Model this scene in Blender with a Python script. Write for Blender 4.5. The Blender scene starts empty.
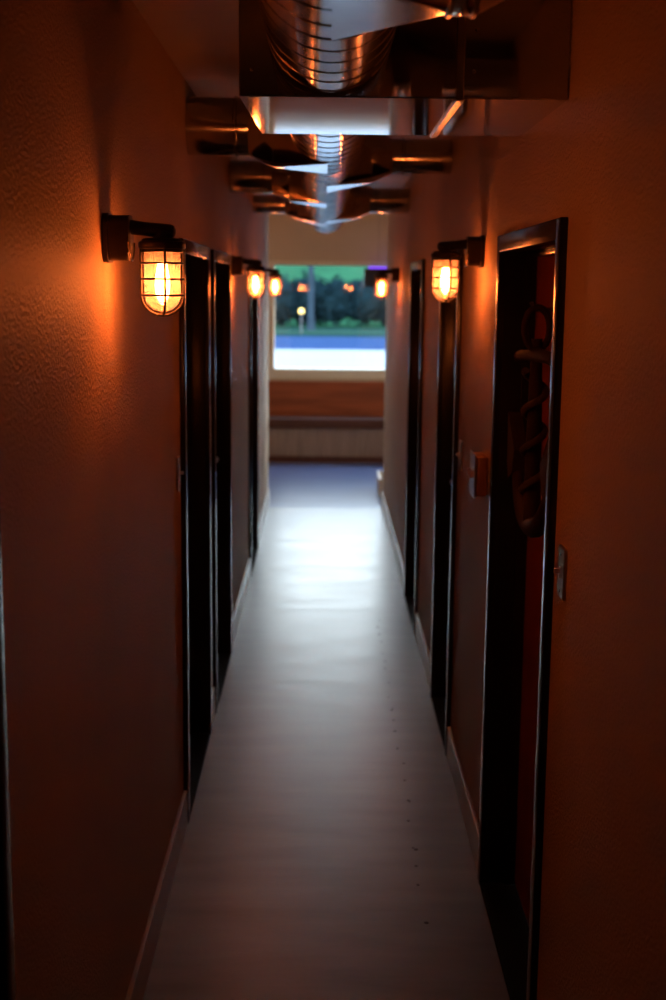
import bpy, bmesh, math, random
from mathutils import Vector, Matrix, noise
random.seed(7)
sc = bpy.context.scene
COL = sc.collection
PI = math.pi

# ------------------------------------------------------------------ materials
def new_mat(name):
    m = bpy.data.materials.new(name); m.use_nodes = True
    nt = m.node_tree; b = nt.nodes['Principled BSDF']
    return m, nt, b

def mat(name, col, rough=.5, metal=0., var=0., scale=8., bump=0., bscale=120., stretch=None, col2=None, rvar=0., spec=None):
    m, nt, b = new_mat(name)
    b.inputs['Base Color'].default_value = (*col, 1); b.inputs['Roughness'].default_value = rough
    b.inputs['Metallic'].default_value = metal
    if spec is not None: b.inputs['Specular IOR Level'].default_value = spec
    tc = nt.nodes.new('ShaderNodeTexCoord'); mp = nt.nodes.new('ShaderNodeMapping')
    nt.links.new(tc.outputs['Object'], mp.inputs['Vector'])
    if stretch: mp.inputs['Scale'].default_value = stretch
    if var > 0 or col2:
        n = nt.nodes.new('ShaderNodeTexNoise'); n.inputs['Scale'].default_value = scale; n.inputs['Detail'].default_value = 6
        nt.links.new(mp.outputs['Vector'], n.inputs['Vector'])
        r = nt.nodes.new('ShaderNodeValToRGB')
        c2 = col2 or tuple(max(0, c*(1-var)) for c in col)
        r.color_ramp.elements[0].position = .3; r.color_ramp.elements[1].position = .7
        r.color_ramp.elements[0].color = (*c2, 1); r.color_ramp.elements[1].color = (*col, 1)
        nt.links.new(n.outputs['Fac'], r.inputs['Fac']); nt.links.new(r.outputs['Color'], b.inputs['Base Color'])
        if rvar:
            mr = nt.nodes.new('ShaderNodeMapRange'); mr.inputs['To Min'].default_value = rough-rvar; mr.inputs['To Max'].default_value = rough+rvar
            nt.links.new(n.outputs['Fac'], mr.inputs['Value']); nt.links.new(mr.outputs['Result'], b.inputs['Roughness'])
    if bump > 0:
        n2 = nt.nodes.new('ShaderNodeTexNoise'); n2.inputs['Scale'].default_value = bscale; n2.inputs['Detail'].default_value = 3
        nt.links.new(mp.outputs['Vector'], n2.inputs['Vector'])
        bp = nt.nodes.new('ShaderNodeBump'); bp.inputs['Strength'].default_value = bump; bp.inputs['Distance'].default_value = .006
        nt.links.new(n2.outputs['Fac'], bp.inputs['Height']); nt.links.new(bp.outputs['Normal'], b.inputs['Normal'])
    return m

def emit(name, col, strength):
    m, nt, b = new_mat(name)
    b.inputs['Base Color'].default_value = (*col, 1)
    b.inputs['Emission Color'].default_value = (*col, 1); b.inputs['Emission Strength'].default_value = strength
    return m

def thin_glass(name, tint=(1, 1, 1), frost=0., gl_rough=.02, scatter=(.9, .8, .65)):
    m = bpy.data.materials.new(name); m.use_nodes = True; nt = m.node_tree; nt.nodes.clear()
    out = nt.nodes.new('ShaderNodeOutputMaterial'); tr = nt.nodes.new('ShaderNodeBsdfTransparent'); tr.inputs[0].default_value = (*tint, 1)
    g = nt.nodes.new('ShaderNodeBsdfGlossy'); g.inputs['Roughness'].default_value = gl_rough
    fr = nt.nodes.new('ShaderNodeFresnel'); fr.inputs['IOR'].default_value = 1.7
    mx = nt.nodes.new('ShaderNodeMixShader')
    nt.links.new(fr.outputs[0], mx.inputs[0]); nt.links.new(g.outputs[0], mx.inputs[2])
    if frost > 0:
        tl = nt.nodes.new('ShaderNodeBsdfTranslucent'); tl.inputs[0].default_value = (*scatter, 1)
        m2 = nt.nodes.new('ShaderNodeMixShader'); m2.inputs[0].default_value = frost
        nt.links.new(tr.outputs[0], m2.inputs[1]); nt.links.new(tl.outputs[0], m2.inputs[2]); nt.links.new(m2.outputs[0], mx.inputs[1])
    else: nt.links.new(tr.outputs[0], mx.inputs[1])
    nt.links.new(mx.outputs[0], out.inputs[0])
    return m

M = {}
M['wall'] = mat('wall_paint', (.50, .36, .235), .58, spec=.25, var=.12, scale=1.6, bump=1., bscale=120)
M['ceil'] = mat('ceiling_paint', (.50, .42, .33), .6, var=.15, scale=2, bump=.2)
M['farwall'] = mat('lounge_wall_paint', (.52, .36, .22), .6, spec=.25, var=.08, scale=1.5, bump=.15)
M['floor'] = mat('polished_concrete', (.195, .188, .166), .36, var=.45, scale=3.2, bump=.12, bscale=9, rvar=.09, stretch=(.7, 2.6, 1), spec=.9)
M['floor'].node_tree.nodes['Principled BSDF'].inputs['Coat Weight'].default_value = .3
M['floor'].node_tree.nodes['Principled BSDF'].inputs['Coat Roughness'].default_value = .33
M['floor2'] = mat('lounge_floor_blue_daylight', (.10, .135, .26), .30, spec=.8, var=.25, scale=2.5, stretch=(.8, 2.2, 1))  # same concrete as the corridor; blue daylight is put into the base colour
M['speck'] = mat('dark_speck', (.03, .025, .02), .5)
M['base'] = mat('baseboard_paint', (.50, .46, .38), .35, var=.1)
M['frame'] = mat('door_frame_enamel', (.016, .013, .012), .25, spec=.35, var=.1)
M['door'] = mat('red_brown_door', (.40, .075, .03), .42, var=.25, scale=3, stretch=(3, 3, .25), bump=.05)
M['doordark'] = mat('dark_brown_door', (.02, .010, .008), .6, spec=.2, var=.3, scale=3, stretch=(3, 3, .25), bump=.05)
M['galv'] = mat('galvanised_steel', (.56, .57, .60), .14, 1., var=.18, scale=14, rvar=.02)
M['galv2'] = mat('galvanised_sheet', (.50, .52, .58), .055, 1., var=.15, scale=9, rvar=.01)
M['seam'] = mat('duct_seam_steel', (.45, .43, .42), .25, 1.)
M['iron'] = mat('dark_bronze_casting', (.03, .022, .018), .38, .6, var=.2, scale=30, bump=.1)
M['chrome'] = mat('polished_edge', (.55, .45, .35), .22, 1.)
M['jar'] = thin_glass('lamp_glass', (1, .96, .9), .105, .05, (1, .9, 1))
M['pane'] = thin_glass('window_glass', (.82, .94, 1.))
M['bulb'] = emit('glowing_bulb', (1., .19, .034), 200.)
M['trimw'] = mat('cream_window_trim', (.62, .50, .33), .6, spec=.2, var=.06)
M['benchback'] = mat('red_brown_bench_wood', (.30, .07, .022), .6, spec=.2, var=.4, scale=2.5, stretch=(.6, 6, 6))
M['benchdark'] = mat('dark_bench_edge', (.10, .035, .018), .7, spec=.2, var=.3, scale=4, stretch=(.6, 6, 6))
M['benchfront'] = mat('ribbed_bench_front', (.34, .22, .15), .7, spec=.2, var=.35, scale=5, stretch=(7, 1, .5))
M['plate'] = mat('switch_plate_plastic', (.55, .50, .42), .35)
M['steelplate'] = mat('brushed_switch_plate', (.55, .5, .42), .3, 1.)
M['switchbox'] = mat('switch_box_brown', (.42, .22, .10), .45)
M['anchor'] = mat('dark_anchor_wood', (.055, .026, .014), .75, spec=.15, var=.5, scale=6, bump=.2)
M['rope'] = mat('anchor_rope', (.085, .045, .024), .8, var=.4, scale=60, bump=.5)
M['recess_shade'] = mat('recess_floor_shade', (.008, .007, .006), .85, spec=.1)  # near-black colour stands in for shade on the recess floor
M['brass'] = mat('dull_handle_metal', (.30, .27, .24), .3, 1.)
M['cream'] = mat('cream_box_paint', (.62, .54, .42), .5, var=.08)
M['black'] = mat('black_plastic', (.012, .012, .014), .4)
M['violet'] = emit('violet_led', (.22, .05, 1.), 1.6)
M['amber'] = emit('amber_lens', (1., .62, .15), 3)
M['lot'] = mat('pale_concrete_lot', (.19, .19, .19), .8, var=.08, scale=.4, spec=0.)
M['road'] = mat('asphalt_sky_sheen', (0.0203, 0.0360, 0.0765), .8, var=.2, scale=1.5, spec=0.)  # blue of the reflected sky is put into the base colour
M['verge'] = mat('verge_grass', (0.0110, 0.0300, 0.0225), .9, var=.35, scale=.7, spec=0.)
M['kerb'] = mat('pale_kerb', (0.0250, 0.0550, 0.0400), .8, spec=0.)
M['hill'] = mat('bright_hill_grass', (0.0175, 0.0600, 0.0275), .9, var=.3, scale=.25, spec=0.)
M['leafd'] = mat('dark_bush_leaves', (0.0085, 0.0200, 0.0240), .8, var=.55, scale=.9, spec=0.)
M['leafm'] = mat('tree_leaves', (0.0100, 0.0300, 0.0150), .8, var=.45, scale=.8, spec=0.)
M['bark'] = mat('grey_bark', (0.0250, 0.0375, 0.0500), .9, var=.3, scale=3, spec=0.)
M['post'] = mat('dark_post', (.04, .04, .045), .5)

# ------------------------------------------------------------------ mesh helpers
class MB:
    def __init__(s): s.bm = bmesh.new()
    def box(s, a, b, bev=0., seg=2):
        c = [(a[i]+b[i])/2 for i in range(3)]; d = [abs(b[i]-a[i]) for i in range(3)]
        r = bmesh.ops.create_cube(s.bm, size=1, matrix=Matrix.Translation(c) @ Matrix.Diagonal((*d, 1)))
        if bev > 0:
            es = list({e for v in r['verts'] for e in v.link_edges})
            bmesh.ops.bevel(s.bm, geom=es, offset=min(bev, min(d)*.45), segments=seg, affect='EDGES', profile=.5)
        return s
    def lathe(s, prof, axis='Z', c=(0, 0, 0), n=32, a0=0., cap=True):
        rings = []
        for r, h in prof:
            ring = []
            for k in range(n):
                a = a0+2*PI*k/n; u, v = r*math.cos(a), r*math.sin(a)
                p = {'Z': (u, v, h), 'X': (h, u, v), 'Y': (u, h, v)}[axis]
                ring.append(s.bm.verts.new((p[0]+c[0], p[1]+c[1], p[2]+c[2])))
            rings.append(ring)
        for A, B in zip(rings, rings[1:]):
            for k in range(n): s.bm.faces.new((A[k], A[(k+1) % n], B[(k+1) % n], B[k]))
        if cap:
            s.bm.faces.new(rings[0][::-1]); s.bm.faces.new(rings[-1])
        return s
    def tube(s, pts, r, n=10, cap=True, closed=False):
        pts = [Vector(p) for p in pts]; N = len(pts); rs = r if isinstance(r, (list, tuple)) else [r]*N
        up = None; rings = []
        for i, p in enumerate(pts):
            if closed: t = (pts[(i+1) % N]-pts[i-1])
            else: t = pts[min(i+1, N-1)]-pts[max(i-1, 0)]
            t.normalize()
            if up is None:
                up = t.orthogonal().normalized()
            up = (up-t*up.dot(t)).normalized(); w = t.cross(up)
            rings.append([s.bm.verts.new(p+rs[i]*(up*math.cos(2*PI*k/n)+w*math.sin(2*PI*k/n))) for k in range(n)])
        pairs = list(zip(rings, rings[1:]))
        for A, B in pairs:
            for k in range(n): s.bm.faces.new((A[k], A[(k+1) % n], B[(k+1) % n], B[k]))
        if closed:
            A, B = rings[-1], rings[0]
            off = min(range(n), key=lambda o: sum((A[k].co-B[(k+o) % n].co).length for k in range(n)))
            for k in range(n): s.bm.faces.new((A[k], A[(k+1) % n], B[(k+1+off) % n], B[(k+off) % n]))
        elif cap:
            s.bm.faces.new(rings[0][::-1]); s.bm.faces.new(rings[-1])
        return s
    def prism(s, poly, axis, t0, t1, bev=0.):
        # poly: 2-D outline; axis 'X' -> (y,z) outline extruded along x; 'Y' -> (x,z); 'Z' -> (x,y)
        f = {'X': lambda a, b, t: (t, a, b), 'Y': lambda a, b, t: (a, t, b), 'Z': lambda a, b, t: (a, b, t)}[axis]
        A = [s.bm.verts.new(f(a, b, t0)) for a, b in poly]; B = [s.bm.verts.new(f(a, b, t1)) for a, b in poly]
        n = len(poly); fs = [s.bm.faces.new(A), s.bm.faces.new(B[::-1])]
        for k in range(n): fs.append(s.bm.faces.new((A[k], B[k], B[(k+1) % n], A[(k+1) % n])))
        if bev > 0:
            es = list({e for f_ in fs for e in f_.edges})
            bmesh.ops.bevel(s.bm, geom=es, offset=bev, segments=2, affect='EDGES', profile=.5)
        return s
    def build(s, name, m, parent=None, smooth=False, local=False):
        bmesh.ops.recalc_face_normals(s.bm, faces=s.bm.faces[:])
        me = bpy.data.meshes.new(name); 
        if parent is not None and not local: bmesh.ops.translate(s.bm, verts=s.bm.verts[:], vec=-root_loc(parent))
        s.bm.to_mesh(me); s.bm.free()
        me.materials.append(m)
        o = bpy.data.objects.new(name, me); COL.objects.link(o)
        if smooth:
            me.polygons.foreach_set('use_smooth', [True]*len(me.polygons))
            try: me.set_sharp_from_angle(angle=math.radians(smooth if smooth is not True else 38))
            except Exception: pass
        if parent is not None: o.parent = parent
        return o
def root_loc(p):
    v = Vector((0, 0, 0))
    while p is not None: v += p.location; p = p.parent
    return v
def tag(o, label=None, cat=None, group=None, kind=None):
    if label: o['label'] = label
    if cat: o['category'] = cat
    if group: o['group'] = group
    if kind: o['kind'] = kind
    return o
def thing(name, label, cat, loc, group=None, kind=None):
    o = bpy.data.objects.new(name, None); COL.objects.link(o); o.location = loc; o.empty_display_size = .1
    return tag(o, label, cat, group, kind)
def struct(o, label=None): o['kind'] = 'structure'; o['label'] = label or o.name.replace('_', ' '); return o
def copy_tree(o, parent=None):
    c = o.copy(); COL.objects.link(c); c.parent = parent
    for ch in list(o.children): copy_tree(ch, c)
    return c

# ------------------------------------------------------------------ dimensions (camera at x=0, y=0; corridor runs along +y)
XL, XR, H = -.491, .543, 2.634
CAMH = 1.9212
LEND, REND = 11.25, 11.1           # where the corridor walls end
YW = 14.35                         # window wall
YB = -2.2                          # wall behind the camera
RX0, RX1 = -3.2, 3.6
DH = 2.035                         # clear door height
T = .15

# doors: (side, clear y0, clear y1, handle at far end?)
DOORS = [('L', .87, 1.77, False), ('L', 4.35, 5.22, False), ('L', 5.54, 6.43, True), ('L', 8.31, 9.14, True),
         ('R', 2.91, 3.84, False), ('R', 5.04, 5.74, True), ('R', 6.90, 7.74, False)]
DLAB = ['black door frame at the bottom left edge of the picture', 'dark door in the left wall, just past the nearest lamp',
        'dark door in the left wall, second past the nearest lamp', 'dark door near the far end of the left wall',
        'red-brown door in a deep dark frame with an anchor hung on it, nearest on the right',
        'dark door in the right wall behind the nearer right lamp', 'dark door furthest along the right wall']

# ------------------------------------------------------------------ shell
f = MB().box((RX0-.2, YB-.2, -.2), (RX1+.2, 11.0, 0)).build('floor', M['floor']); struct(f, 'grey polished concrete corridor floor')
struct(MB().box((RX0-.2, 11.0, -.2), (RX1+.2, YW+.2, 0)).build('floor_lounge', M['floor2']), 'concrete floor of the room past the corridor, blue daylight in its colour')
sp = MB()
y = 3.62
while y < 7.3:
    for q in range(random.choice((1, 1, 2))):
        r = random.uniform(.0045, .0085)
        sp.lathe([(r, .0), (r*.8, .0012), (r*.3, .002)], 'Z', (.335+.012*random.uniform(-1, 1), y+random.uniform(-.03, .03), 0), 9)
    y += random.uniform(.13, .24)
tag(sp.build('floor_specks', M['speck'], f, True), 'line of small dark specks along the floor', kind='stuff')
struct(MB().box((XL-T, YB-.2, H), (XR+T, LEND, H+.5)).build('ceiling', M['ceil']), 'plain painted corridor ceiling')
HL = 3.0
struct(MB().box((RX0-.2, REND-.2, HL), (RX1+.2, YW+.2, HL+.15)).build('ceiling_lounge', M['ceil']), 'higher ceiling of the room past the corridor')

def corridor_wall(name, x0, x1, yend, ds):
    b = MB(); y = YB
    for y0, y1 in sorted((d[1]-.02, d[2]+.02) for d in ds):
        b.box((x0, y, 0), (x1, y0, H)); b.box((x0, y0, DH+.02), (x1, y1, H)); y = y1
    b.box((x0, y, 0), (x1, yend, H))
    return b.build(name, M['wall'])
LD = [d for d in DOORS if d[0] == 'L']; RD = [d for d in DOORS if d[0] == 'R']
struct(corridor_wall('wall_left', XL-T, XL, LEND, LD), 'left corridor wall lit orange by lamps')
struct(corridor_wall('wall_right', XR, XR+T, REND, RD), 'right corridor wall lit orange by lamps')
struct(MB().box((XL-T, YB-.15, 0), (XR+T, YB, H)).build('wall_behind', M['wall']), 'wall behind the viewer')
# lounge at the end
b = MB(); b.box((RX0, LEND-.15, 0), (XL-T, LEND, HL)); struct(b.build('wall_lounge_left_return', M['farwall']), 'wall turning left past the corridor')
b = MB(); b.box((XR+T, REND-.15, 0), (RX1, REND, HL)); struct(b.build('wall_lounge_right_return', M['farwall']), 'wall turning right past the corridor')
b = MB(); b.box((RX0-.15, LEND-.15, 0), (RX0, YW, HL)); struct(b.build('wall_lounge_left', M['farwall']), 'left wall of the room past the corridor')
SY0, SY1, SZ0, SZ1 = 11.6, 14.0, .75, 2.35
b = MB(); b.box((RX1, REND-.15, 0), (RX1+.15, SY0, HL)); b.box((RX1, SY1, 0), (RX1+.15, YW, HL)); b.box((RX1, SY0, 0), (RX1+.15, SY1, SZ0)); b.box((RX1, SY0, SZ1), (RX1+.15, SY1, HL))
struct(b.build('wall_lounge_right', M['farwall']), 'right wall of the room past the corridor')
WX0, WX1, WZ0, WZ1 = -.562, 2.9, 1.02, 2.178
b = MB()
b.box((RX0-.15, YW, 0), (WX0, YW+.16, HL)); b.box((WX1, YW, 0), (RX1+.15, YW+.16, HL))
b.box((WX0, YW, 0), (WX1, YW+.16, WZ0)); b.box((WX0, YW, WZ1), (WX1, YW+.16, HL))
struct(b.build('wall_far', M['farwall']), 'cream end wall around the window')

struct(MB().box((RX0, YW-.014, 2.655), (RX1, YW, 2.69), .003).build('trim_1', M['farwall']), 'thin rail along the end wall above the window')
# baseboards
def baseboard(name, x, out, yend, ds):
    b = MB(); y = YB+.001
    for y0, y1 in sorted((d[1]-.05, d[2]+.05) for d in ds)+[(yend, yend)]:
        if y0-y > .01: b.box((x, y, 0), (x+out*.014, y0, .132), .004)
        y = y1
    return b.build(name, M['base'])
struct(baseboard('baseboard_left', XL, 1, LEND, LD), 'painted baseboard along the left wall')
struct(baseboard('baseboard_right', XR, -1, REND, RD), 'painted baseboard along the right wall')

# ------------------------------------------------------------------ doors
def make_door(i, side, y0, y1, far):
    s = -1 if side == 'L' else 1
    xw = XL if side == 'L' else XR
    X = lambda d: xw+s*d            # d>0 goes into the wall
    D = thing('door_%d' % (i+1), DLAB[i], None, (xw, (y0+y1)/2, 0), kind='structure')
    b = MB(); c = .05; pr = .018
    # casing faces, jamb liners with a stop bead half way
    b.box((X(-pr), y0-c, 0), (X(.004), y0, DH+c), .004); b.box((X(-pr), y1, 0), (X(.004), y1+c, DH+c), .004)
    b.box((X(-pr), y0, DH), (X(.004), y1, DH+c), .004)
    b.box((X(0), y0-.019, 0), (X(T), y0, DH), .002); b.box((X(0), y1, 0), (X(T), y1+.019, DH), .002); b.box((X(0), y0-.019, DH), (X(T), y1+.019, DH+.019), .002)
    b.box((X(.06), y0, 0), (X(.095), y0+.016, DH), .003); b.box((X(.06), y1-.016, 0), (X(.095), y1, DH), .003); b.box((X(.06), y0, DH-.016), (X(.095), y1, DH), .003)
    b.build('door_frame', M['frame'], D, 30)
    MB().box((X(-.016), y0+.001, 0), (X(T-.002), y1-.001, .009), .003).build('recess_shade_strip', M['recess_shade'], D)  # added dark strip, paints the shade on the doorway floor
    l = MB().box((X(.097), y0+.003, .013), (X(.140), y1-.003, DH-.003), .003).build('door_leaf', M['door' if i == 4 else 'doordark'], D)
    yh = y1-.075 if far else y0+.075; dr = -1 if far else 1
    h = MB(); h.lathe([(.026, 0), (.026, .006), (.02, .01), (.009, .011), (.009, .05)], 'X', (0, 0, 0), 20)
    h.tube([(.05, 0, 0), (.052, dr*.02, 0), (.05, dr*.11, -.004)], [.009, .009, .007])
    for v in h.bm.verts: v.co.x *= -s
    bmesh.ops.translate(h.bm, verts=h.bm.verts[:], vec=(X(.097), yh, 1.06))
    h.build('door_handle', M['brass'], D, True)
    return D
for i, d in enumerate(DOORS): make_door(i, *d)

# ------------------------------------------------------------------ caged wall lamps (local: wall at x=0, +x into the corridor, z=0 arm level)
def make_lamp():
    R = thing('wall_lamp', '', 'lamp', (0, 0, 0), 'caged wall lamps along the corridor')
    b = MB(); b.prism(rrect(-.046, .046, -.078, .030, .020), 'X', 0, .012, .002); b.prism(rrect(-.041, .041, -.073, .026, .018), 'X', .012, .058, .004)
    jb = b.build('junction_box', M['iron'], R, 35)
    b = MB(); b.tube([(.0585, .0425*math.cos(a), -.030+.043*math.sin(a)) for a in [PI*1.02+k*PI*.96/14 for k in range(15)]], .0028, 8)
    b.build('polished_rim', M['chrome'], jb, True)
    CX = .127
    b = MB(); b.tube([(.05, 0, .001), (.058, 0, .0005), (.09, 0, -.003), (.125, 0, -.0065), (.146, 0, -.0085), (.153, 0, -.0095), (.158, 0, -.010)], [.021, .0165, .0155, .0165, .0165, .014, .006], 16); b.lathe([(.017, -.005), (.020, -.022), (.024, -.028)], 'Z', (CX, 0, 0), 20)
    b.build('arm', M['iron'], R, True)
    b = MB(); b.lathe([(.012, -.0225), (.040, -.0235), (.0445, -.026), (.046, -.0295), (.0515, -.0315), (.0525, -.035), (.0525, -.043), (.0515, -.046), (.0475, -.0475), (.0475, -.054), (.030, -.0545), (.001, -.0545)], 'Z', (CX, 0, 0), 40)
    cap = b.build('lamp_cap', M['iron'], R, True)
    b = MB(); b.lathe([(.017, -.054), (.017, -.075), (.014, -.078), (.001, -.078)], 'Z', (CX, 0, 0), 20); b.build('socket', M['black'], cap, True)
    b = MB(); pr = [(.0395, -.052), (.0410, -.06), (.0412, -.146)]
    for k in range(1, 13):
        a = k/12*PI/2; pr.append((max(.0006, .0412*math.cos(a)), -.146-.040*math.sin(a)))
    b.lathe(pr, 'Z', (CX, 0, 0), 40, cap=False); b.build('glass_jar', M['jar'], R, True)
    b = MB(); pr = [(.010, -.072), (.0105, -.080), (.0125, -.092), (.0155, -.108), (.0168, -.125), (.0160, -.140), (.0125, -.153), (.007, -.161), (.001, -.164)]
    b.lathe(pr, 'Z', (CX, 0, 0), 20); b.build('bulb', M['bulb'], R, True)
    b = MB()
    for z in (-.078, -.113, -.149):
        b.tube([(CX+.0465*math.cos(2*PI*k/40), .0465*math.sin(2*PI*k/40), z) for k in range(40)], .0026, 6, closed=True)
    for q in range(4):
        a = q*PI/2+math.radians(LROT)
        pts = [(.0478, -.046), (.0478, -.10), (.0475, -.149)]+[(.0475*math.cos(t), -.149-.0445*math.sin(t)) for t in [k/10*PI/2 for k in range(1, 11)]]
        b.tube([(CX+r*math.cos(a), r*math.sin(a), z) for r, z in pts], .0031, 6)
    b.lathe([(.0005, -.1905), (.014, -.1915), (.014, -.1955), (.0005, -.197)], 'Z', (CX, 0, 0), 20)
    b.build('wire_cage', M['iron'], R, True)
    return R
def rrect(x0, x1, z0, z1, r, n=5):
    P = []
    for cx, cz, a0 in ((x1-r, z1-r, 0), (x0+r, z1-r, 90), (x0+r, z0+r, 180), (x1-r, z0+r, 270)):
        for k in range(n+1):
            a = math.radians(a0+90*k/n); P.append((cx+r*math.cos(a), cz+r*math.sin(a)))
    return P
LROT = -76
LAMPS = [('L', 2.87, 2.052, 'caged nautical lamp on the left wall, nearest the viewer'),
         ('L', 6.80, 2.062, 'caged nautical lamp on the left wall, the middle one of three'),
         ('L', 9.5, 2.055, 'caged nautical lamp on the left wall, the farthest, beside the window'),
         ('R', 4.37, 2.076, 'caged nautical lamp on the right wall, in front of a dark doorway'),
         ('R', 9.2, 2.05, 'caged nautical lamp on the right wall, the farther one, against the window')]
proto = make_lamp()
for k, (s, y, z, lab) in enumerate(LAMPS):
    o = proto if k == 0 else copy_tree(proto)
    o['label'] = lab; o.location = (XL if s == 'L' else XR, y, z)
    if s == 'R': o.rotation_euler = (0, 0, PI)

# ------------------------------------------------------------------ ductwork
DX, DZ, DR = .008, 2.487, .139
def spiral(name, label, y0, y1, pitch, endcap):
    R = thing(name, label, 'duct', (DX, y0, DZ-DR))
    b = MB(); prof = [(DR, y0), (DR, y1)]
    if endcap: prof += [(DR-.006, y1+.012), (DR*.82, y1+.04), (DR*.45, y1+.062), (.002, y1+.07)]
    b.lathe(prof, 'Y', (DX, 0, DZ), 56); b.build('duct_shell', M['galv'], R, 40)
    b = MB(); n = 40; N = int((y1-y0-.012)/pitch*n)
    pts = [(DX+(DR-.0004)*math.cos(2*PI*k/n), y0+.004+k*pitch/n, DZ+(DR-.0004)*math.sin(2*PI*k/n)) for k in range(N)]
    b.tube(pts, .0024, 6); b.build('spiral_seam', M['galv'], R, True)
    return R
BY0, BY1, BX0, BX1, BXS, BZ0 = 2.905, 3.585, -.194, XR-.002, .298, 2.342
DUCT1 = spiral('spiral_duct', 'round spiral steel duct overhead, nearest the viewer, running into the sheet metal box', -.8, BY0-.001, .115, False)
DUCT2 = spiral('spiral_duct', 'round spiral steel duct running along the ceiling beyond the sheet metal box', BY1+.001, 10.0, .145, True)

R = thing('plenum_box', 'wide rectangular sheet metal duct box across the corridor ceiling', 'duct', (.05, BY0, BZ0))
b = MB(); ins = .016
b.prism([(BX0, BY0), (BXS-.006, BY0), (BXS-.006, BY1), (BX0+ins, BY1)], 'Z', BZ0, H-.001, .003); b.build('box_body', M['galv2'], R)
b = MB(); b.box((BXS+.006, BY0, BZ0), (BX1, BY1, H-.001), .003); b.build('box_extension', M['galv2'], R)
b = MB(); b.box((BXS-.010, BY0-.004, BZ0-.006), (BXS+.010, BY1+.004, H-.002), .003); b.build('drive_cleat', M['seam'], R)
b = MB()
for (x, z) in ((BXS+.035, 2.49), (BXS+.03, 2.40), (BX0+.03, 2.40), (BX0+.03, 2.56)):
    b = MB(); b.lathe([(.005, BY0+.0005), (.005, BY0-.003), (.002, BY0-.0045)], 'Y', (x, 0, z), 10); b.build('screw', M['galv'], R)

def branch(duct, side, y, r, front=False):
    s = -1 if side == 'L' else 1; xw = (XL+.002) if side == 'L' else (XR-.002)
    L = abs(xw-DX); c = (DX, y, DZ)
    def rev(prof, name, m, par):
        b = MB(); b.lathe([(q, s*h) for q, h in prof], 'X', c, 44, cap=False); return b.build(name, M[m], par, 32)
    rt, t0, hw, rp = (.1395, .178, .21, .092) if front else (min(.140, r+.042), .19, .19, r)
    P = rev([(rp, .32 if front else t0+.09), (rp, L)], 'branch_pipe', 'galv', duct)
    # square-to-round transition: flat triangles with conical corners between them
    b = MB(); n = 36; cor = [(hw, DR), (-hw, DR), (-hw, -DR-.004), (hw, -DR-.004)]
    cv = [b.bm.verts.new((c[0], c[1]+p_[0], c[2]+p_[1])) for p_ in cor]
    ring = [b.bm.verts.new((c[0]+s*t0, c[1]+rt*math.cos(a), c[2]+rt*math.sin(a))) for a in [2*PI*k/(4*n) for k in range(4*n)]]
    for q in range(4):
        for k in range(n): b.bm.faces.new((cv[q], ring[q*n+k], ring[(q*n+k+1) % (4*n)]))
        b.bm.faces.new((cv[q], cv[(q+1) % 4], ring[((q+1)*n) % (4*n)]))
    b.build('transition', M['galv'], P)
    if front:
        rev([(rt, t0), (rt+.002, t0+.004), (rt+.002, t0+.048), (rt, t0+.052)], 'collar', 'galv', P)
        for h in (t0+.006, t0+.044): rev([(rt+.001, h-.004), (rt+.0055, h-.003), (rt+.0055, h+.003), (rt+.001, h+.004)], 'collar_bead', 'chrome', P)
        rev([(rt, t0+.052), (rp+.002, .315), (rp, .32)], 'reducer', 'galv', P)
    else:
        rev([(rt, t0), (rt, t0+.004), (r+.003, t0+.085), (r, t0+.09)], 'reducer', 'galv', P)
        rev([(r, t0+.128), (r+.005, t0+.131), (r+.005, t0+.139), (r, t0+.142)], 'collar_bead', 'galv', P)
branch(DUCT1, 'R', 2.06, .092, True)
for a in (('L', 4.63, .100), ('R', 5.57, .072), ('L', 6.66, .082), ('R', 8.3, .080), ('L', 8.78, .062)): branch(DUCT2, *a)

# ------------------------------------------------------------------ switches
def switch(side, y, z, label, metal=True):
    s = 1 if side == 'L' else -1; x = XL if side == 'L' else XR
    R = thing('light_switch', label, 'switch', (x, y, z-.058))
    b = MB(); b.box((x, y-.036, z-.058), (x+s*.008, y+.036, z+.058), .003); p = b.build('switch_plate', M['steelplate'], R)
    b = MB(); b.box((x+s*.008, y-.006, z-.013), (x+s*.011, y+.006, z+.013), .001)
    b.prism([(y-.004, z-.002), (y+.004, z-.002), (y+.004, z+.009), (y-.004, z+.009)], 'X', x+s*.010, x+s*.022, .001); b.build('toggle', M['plate'], R)
    for dz in (-.042, .042):
        b = MB(); b.lathe([(.004, 0), (.004, s*.0012), (.001, s*.002)], 'X', (x+s*.008, y, z+dz), 10); b.build('screw', M['brass'], p)
switch('L', 4.2, 1.30, 'switch plate on the left wall beside the first dark door frame')
switch('R', 4.86, 1.285, 'narrow switch plate on the right wall just before the middle doorway')
switch('R', 2.745, 1.30, 'switch plate on the right wall in front of the nearest door frame')
R = thing('switch_box', 'surface mounted brown switch box between two doors on the right wall', 'switch', (XR, 4.13, 1.25))
b = MB(); b.box((XR-.040, 4.065, 1.252), (XR, 4.195, 1.385), .010); b.build('box_body', M['switchbox'], R, 30)
b = MB(); b.box((XR-.046, 4.06, 1.246), (XR-.040, 4.20, 1.391), .003); p = b.build('cover_plate', M['steelplate'], R)
for dy in (-.03, .03):
    b = MB(); b.box((XR-.058, 4.13+dy-.006, 1.312), (XR-.046, 4.13+dy+.006, 1.335), .002); b.build('toggle', M['plate'], R)

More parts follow.
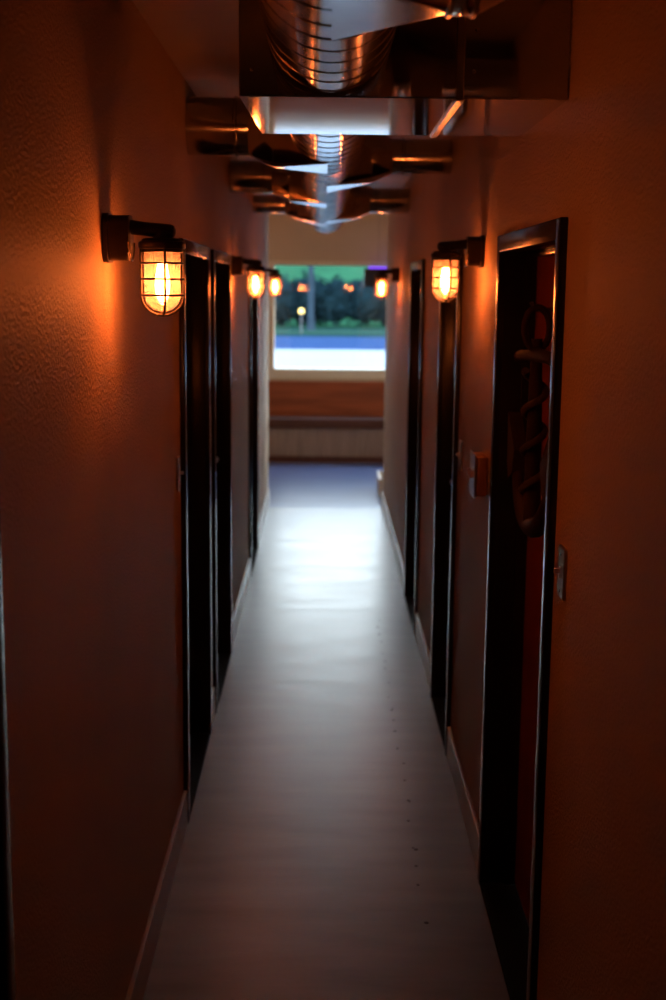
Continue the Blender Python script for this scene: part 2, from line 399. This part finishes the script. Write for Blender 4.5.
# ------------------------------------------------------------------ anchor hung on the nearest right door
AX, AC = XR+.03, (3.385, 1.56)
R = thing('anchor_ornament', 'dark wooden anchor wound with rope hanging on the nearest right door', 'anchor', (AX, AC[0], 1.28))
def A(u, v, d=0):      # u along the stock, v up the shank, tilted a little in the door's plane
    t = math.radians(-2); cu, su = math.cos(t), math.sin(t)
    return (AX+d, AC[0]+u*cu-v*su, AC[1]+u*su+v*cu)
def bar(b, pts, rs, n=10):
    b.tube([A(*p) for p in pts], rs, n)
b = MB(); bar(b, [(0, -.27), (0, -.1), (0, .1), (0, .235)], [.024, .022, .018, .015], 12); sh = b.build('shank', M['anchor'], R, True)
b = MB(); bar(b, [(-.27, .182), (-.26, .185), (-.15, .189), (0, .192), (.15, .189), (.26, .185), (.27, .182)], [.012, .017, .016, .022, .016, .017, .012], 12)
for q in (-.272, .272): b.lathe([(.002, -.02), (.016, -.012), (.02, 0), (.016, .012), (.002, .02)], 'Z', A(q, .183), 12)
b.build('stock', M['anchor'], R, True)
b = MB()
arc = [(.34*math.sin(t), -.275+.34*(1-math.cos(t))*.95) for t in [math.radians(-62+124*k/20) for k in range(21)]]
bar(b, arc, [.012+.016*math.sin(PI*k/20) for k in range(21)], 12)
b.build('arms', M['anchor'], R, True)
for q in (-1, 1):
    b = MB(); a = math.radians(62); px, pv = q*.34*math.sin(a), -.275+.34*(1-math.cos(a))*.95
    out = [(px+q*.05, pv+.12), (px-q*.085, pv+.02), (px-q*.05, pv-.05), (px+q*.02, pv-.075), (px+q*.05, pv-.03)]
    V = [[b.bm.verts.new(A(u, v, d)) for u, v in out] for d in (-.02, .02)]
    b.bm.faces.new(V[0]); b.bm.faces.new(V[1][::-1])
    for k in range(5): b.bm.faces.new((V[0][k], V[1][k], V[1][(k+1) % 5], V[0][(k+1) % 5]))
    b.build('fluke', M['anchor'], R)
b = MB(); b.tube([A(0, .262+.056*math.sin(2*PI*k/24), .034*math.cos(2*PI*k/24)) for k in range(24)], .0095, 8, closed=True); b.build('ring', M['anchor'], R, True)
b = MB(); b.tube([A(0, .312, .066), A(0, .312, -.012), A(0, .332, -.018)], .006, 8); b.build('hanging_peg', M['brass'], R, True)
b = MB()
b.tube([A((.036+.008*math.sin(k*.35))*math.sin(k*.20), .15-.0034*k, -.028*math.cos(k*.20)) for k in range(112)], .010, 8); b.build('rope', M['rope'], R, True)

# ------------------------------------------------------------------ window, bench, sign, box in the lounge
Wn = thing('window_1', 'large window at the end of the corridor looking out on a road', None, (0.6, YW, WZ0), kind='structure')
b = MB(); t = .075
b.box((WX0-t, YW-.018, WZ0-.11), (WX1+t, YW, WZ0), .003); b.box((WX0-t, YW-.018, WZ1), (WX1+t, YW, WZ1+.05), .003)
b.box((WX0-t, YW-.018, WZ0), (WX0, YW, WZ1), .003); b.box((WX1, YW-.018, WZ0), (WX1+t, YW, WZ1), .003)
b.box((WX0, YW-.002, WZ0-.015), (WX1, YW+.16, WZ0), .002); b.box((WX0, YW, WZ1), (WX1, YW+.16, WZ1+.012), .002)
b.box((WX0-.012, YW, WZ0), (WX0, YW+.16, WZ1), .002); b.box((WX1, YW, WZ0), (WX1+.012, YW+.16, WZ1), .002)
b.build('window_frame', M['trimw'], Wn)
b = MB(); b.box((WX0+.001, YW+.10, WZ0+.001), (WX1-.001, YW+.104, WZ1-.001))
bm_ = b.bm; bmesh.ops.delete(bm_, geom=[f_ for f_ in bm_.faces if f_.calc_center_median().y > YW+.102 or abs(f_.normal.y) < .5], context='FACES')
b.build('window_glass', M['pane'], Wn)

W2 = thing('window_2', 'side window of the room past the corridor', None, (RX1, (SY0+SY1)/2, SZ0), kind='structure')
b = MB(); t = .07
for q in ((SY0-t, SY0, SZ0-t, SZ1+t), (SY1, SY1+t, SZ0-t, SZ1+t), (SY0, SY1, SZ0-t, SZ0), (SY0, SY1, SZ1, SZ1+t), ((SY0+SY1)/2-.025, (SY0+SY1)/2+.025, SZ0, SZ1)):
    b.box((RX1-.018, q[0], q[2]), (RX1+.12, q[1], q[3]), .003) if q[1]-q[0] < .06 else b.box((RX1-.018, q[0], q[2]), (RX1, q[1], q[3]), .003)
b.build('window_frame', M['trimw'], W2)
b = MB(); v = [b.bm.verts.new(p_) for p_ in ((RX1+.09, SY0, SZ0), (RX1+.09, SY1, SZ0), (RX1+.09, SY1, SZ1), (RX1+.09, SY0, SZ1))]; b.bm.faces.new(v); b.build('window_glass', M['pane'], W2)

R = thing('bench', 'long red-brown wooden bench built under the end window', 'bench', (.2, 14.1, 0))
bx0, bx1, bf = -2.4, 2.6, 13.93
b = MB(); b.box((bx0, YW-.075, .45), (bx1, YW-.02, .885), .006); b.build('backrest', M['benchback'], R)
b = MB(); b.box((bx0, bf-.03, .39), (bx1, YW-.077, .492), .008); b.build('seat', M['benchdark'], R)
b = MB(); b.box((bx0, bf+.01, .07), (bx1, bf+.03, .39))
x = bx0+.01
while x < bx1-.03: b.box((x, bf, .07), (x+.03, bf+.012, .388), .004, 1); x += .042
b.build('front_panel', M['benchfront'], R)
b = MB(); b.box((bx0, bf+.02, 0), (bx1, bf+.04, .07)); b.box((bx0, bf-.004, 0), (bx1, bf+.02, .055), .003); b.build('plinth', M['benchdark'], R)

R = thing('hanging_sign_box', 'black box hung at the top right of the window with violet glow along its top', 'sign', (.62, 14.2, 1.95))
b = MB(); b.box((.44, 14.17, 1.945), (1.02, 14.24, 2.150), .006); b.build('housing', M['black'], R)
b = MB(); b.box((.49, 14.175, 2.150), (1.0, 14.235, 2.168), .004); b.build('glow_strip', M['violet'], R)
for x in (.6, .9):
    b = MB(); b.tube([(x, 14.2, 2.165), (x, 14.2, 2.99)], .0015, 6); b.build('hanging_wire', M['black'], R)

R = thing('cream_box', 'low cream open box on the floor past the end of the right wall', 'box', (.64, 11.9, 0))
b = MB(); x0, x1, y0, y1, h, w = .535, .83, 11.62, 12.15, .155, .018
b.box((x0, y0, 0), (x1, y0+w, h), .003); b.box((x0, y1-w, 0), (x1, y1, h), .003); b.box((x0, y0+w, 0), (x0+w, y1-w, h), .003); b.box((x1-w, y0+w, 0), (x1, y1-w, h), .003)
b.box((x0+w, y0+w, 0), (x1-w, y1-w, .015)); b.build('box_shell', M['cream'], R)
b = MB(); b.box((x0-.008, y0-.008, h), (x1+.008, y0+w+.004, h+.014), .003); b.box((x0-.008, y1-w-.004, h), (x1+.008, y1+.008, h+.014), .003)
b.box((x0-.008, y0+w+.004, h), (x0+w+.004, y1-w-.004, h+.014), .003); b.box((x1-w-.004, y0+w+.004, h), (x1+.008, y1-w-.004, h+.014), .003); b.build('rim', M['cream'], R)

# ------------------------------------------------------------------ outdoors
G = -.12
struct(MB().box((-60, YW+.2, G-.3), (60, 43, G)).box((RX1+.25, 2, G-.3), (60, YW+.2, G)).build('parking_lot', M['lot']), 'pale concrete strip outside the window')
struct(MB().box((-60, 43, G-.3), (60, 55.5, G-.02)).build('road', M['road']), 'road outside the window, blue sky sheen in its colour')
struct(MB().box((-60, 55.5, G-.3), (60, 58.6, G+.02)).box((-60, 59.6, G-.3), (60, 66, G+.06)).build('grass_verge', M['verge']), 'green grass verge across the road')
struct(MB().box((-60, 58.6, G-.3), (60, 59.6, G+.08)).build('footpath', M['kerb']), 'pale footpath line across the verge')
b = MB(); nx, ny = 30, 14; vs = {}
for i in range(nx+1):
    for j in range(ny+1):
        x = -60+120*i/nx; y = 66+64*j/ny
        z = G+.06+5.6*(1-math.cos(min(1, j/ny*1.15)*PI))/2+.25*noise.noise((x*.1, y*.1, 0))*(j > 0)
        vs[i, j] = b.bm.verts.new((x, y, z))
for i in range(nx):
    for j in range(ny): b.bm.faces.new((vs[i, j], vs[i+1, j], vs[i+1, j+1], vs[i, j+1]))
struct(b.build('hillside_ground', M['hill'], None, True), 'light green hillside at the top of the window view')

def leaf_cloud(b, c, rad, n, size, seed):
    rnd = random.Random(seed)
    for _ in range(n):
        d = Vector((rnd.gauss(0, 1), rnd.gauss(0, 1), rnd.gauss(0, 1))).normalized()
        k = rnd.uniform(.72, 1.02)*(1+.22*noise.noise(d*2.3+Vector((seed, 0, 0))))
        p = Vector(c)+Vector((d.x*rad[0], d.y*rad[1], d.z*rad[2]))*k
        if p.z < .05: p.z = .05+rnd.random()*.2
        u = Vector((rnd.gauss(0, 1), rnd.gauss(0, 1), rnd.gauss(0, 1))).normalized(); w = u.orthogonal().normalized(); s = size*rnd.uniform(.6, 1.3)
        b.bm.faces.new([b.bm.verts.new(p+q) for q in (u*s, w*s*.5, -u*s, -w*s*.5)])
def core(b, c, rad, seed):
    r = bmesh.ops.create_icosphere(b.bm, subdivisions=3, radius=1)
    for v in r['verts']:
        k = .82*(1+.22*noise.noise(v.co*2.3+Vector((seed, 0, 0)))); v.co = Vector((c[0]+v.co.x*rad[0]*k, c[1]+v.co.y*rad[1]*k, max(.0, c[2]+v.co.z*rad[2]*k)))
R = thing('hedge', 'dense dark blue-green hedge on the bank across the road', 'hedge', (0, 67.5, G+.05))
b = MB()
for k in range(16):
    x = -11+1.45*k; yy = 67.5+.5*math.sin(k*2.1); rad = (1.25+.2*math.sin(k*3.1), 1.15, 1.35+.14*math.sin(k*1.9+1)); c = (x, yy, 1.28)
    core(b, c, rad, k); leaf_cloud(b, c, rad, 600, .15, k+20)
    st = MB(); st.tube([(x, yy, G+.1), (x+.1, yy, 1.0)], [.06, .03], 6); st.build('stem', M['bark'], R)
hf = b.build('foliage', M['leafd'], R)
# tree with a bare grey trunk
R = thing('tree', 'tree with a straight grey trunk standing on the verge across the road', 'tree', (-.78, 61.5, G+.06))
b = MB(); b.tube([(-.62, 61.5, G), (-.63, 61.5, .6), (-.62, 61.5, 2.2), (-.66, 61.5, 4.2), (-.65, 61.5, 6.5)], [.23, .165, .15, .13, .08], 12); tr = b.build('trunk', M['bark'], R, True)
b = MB()
for k in range(7):
    a = k*2.4; z0 = 3.6+.4*k; b.tube([(-.74, 61.5, z0), (-.74+.8*math.cos(a), 61.5+.8*math.sin(a), z0+.7), (-.74+1.6*math.cos(a), 61.5+1.6*math.sin(a), z0+1.1)], [.07, .05, .02], 7)
b.build('branches', M['bark'], tr, True)
b = MB(); leaf_cloud(b, (-.7, 61.5, 6.4), (2.6, 2.6, 2.2), 2600, .16, 5); b.build('crown', M['leafm'], R)
R = thing('marker_light', 'small glowing amber marker light on a post on the far verge', 'light', (-1.03, 58.0, G))
b = MB(); b.tube([(-1.03, 58, G), (-1.03, 58, .80)], .04, 10); b.build('post', M['post'], R, True)
b = MB(); b.lathe([(.03, .80), (.10, .83), (.12, .90), (.10, .98), (.03, 1.01)], 'Z', (-1.03, 58, 0), 16); b.build('lens', M['amber'], R, True)

# ------------------------------------------------------------------ light
w = bpy.data.worlds.new('World'); sc.world = w; w.use_nodes = True; nt = w.node_tree
bg = nt.nodes['Background']; tc = nt.nodes.new('ShaderNodeTexCoord'); sx = nt.nodes.new('ShaderNodeSeparateXYZ'); cr = nt.nodes.new('ShaderNodeValToRGB')
nt.links.new(tc.outputs['Generated'], sx.inputs[0]); nt.links.new(sx.outputs['Z'], cr.inputs['Fac']); nt.links.new(cr.outputs['Color'], bg.inputs['Color'])
cr.color_ramp.elements[0].position = .28; cr.color_ramp.elements[0].color = (.96, .985, 1, 1)
cr.color_ramp.elements[1].position = .7; cr.color_ramp.elements[1].color = (.46, .67, 1, 1)
bg.inputs['Strength'].default_value = 11.5

def lamp(name, loc, power, col, r):
    l = bpy.data.lights.new(name, 'POINT'); l.energy = power; l.color = col; l.shadow_soft_size = r
    o = bpy.data.objects.new(name, l); COL.objects.link(o); o.location = loc; return o
lamp('lounge_ceiling_light', (-1.9, 12.5, 2.75), 20, (1, .48, .17), .08)
lamp('lounge_ceiling_light', (2.9, 12.0, 2.75), 20, (1, .48, .17), .08)

# ------------------------------------------------------------------ camera
p, y, r = .1666, .0087, .0104
cx, sx_ = math.cos(p), math.sin(p); cy, sy = math.cos(y), math.sin(y); c_, s_ = math.cos(r), math.sin(r)
Ry = Matrix(((cy, -sy, 0), (sy, cy, 0), (0, 0, 1)))
base = Matrix(((1, 0, 0), (0, 0, 1), (0, 1, 0)))
Rp = Matrix(((1, 0, 0), (0, cx, sx_), (0, -sx_, cx)))
Rr = Matrix(((c_, s_, 0), (-s_, c_, 0), (0, 0, 1)))
W = Rr @ Rp @ base @ Ry          # rows: right, up, forward in world axes
cam = bpy.data.cameras.new('camera'); co = bpy.data.objects.new('camera', cam); COL.objects.link(co); sc.camera = co
rt, up, fw = Vector(W[0]), Vector(W[1]), Vector(W[2])
m3 = Matrix((rt, up, -fw)).transposed(); co.matrix_world = Matrix.Translation((0, 0, CAMH)) @ m3.to_4x4()
cam.sensor_fit = 'VERTICAL'; cam.sensor_height = 36; cam.sensor_width = 24; cam.lens = 45.19
cam.clip_start = .05; cam.clip_end = 500
cam.dof.use_dof = True; cam.dof.focus_distance = 2.85; cam.dof.aperture_fstop = 3.4

vs_ = sc.view_settings; sc.display_settings.display_device = 'sRGB'
vs_.view_transform = 'Standard'; vs_.look = 'None'; vs_.gamma = 1; vs_.exposure = 0; vs_.use_curve_mapping = False
cyc = sc.cycles; cyc.use_denoising = True
cyc.max_bounces = 10; cyc.diffuse_bounces = 5; cyc.glossy_bounces = 5; cyc.transparent_max_bounces = 12
cyc.sample_clamp_indirect = 6; cyc.caustics_reflective = True; cyc.blur_glossy = .5
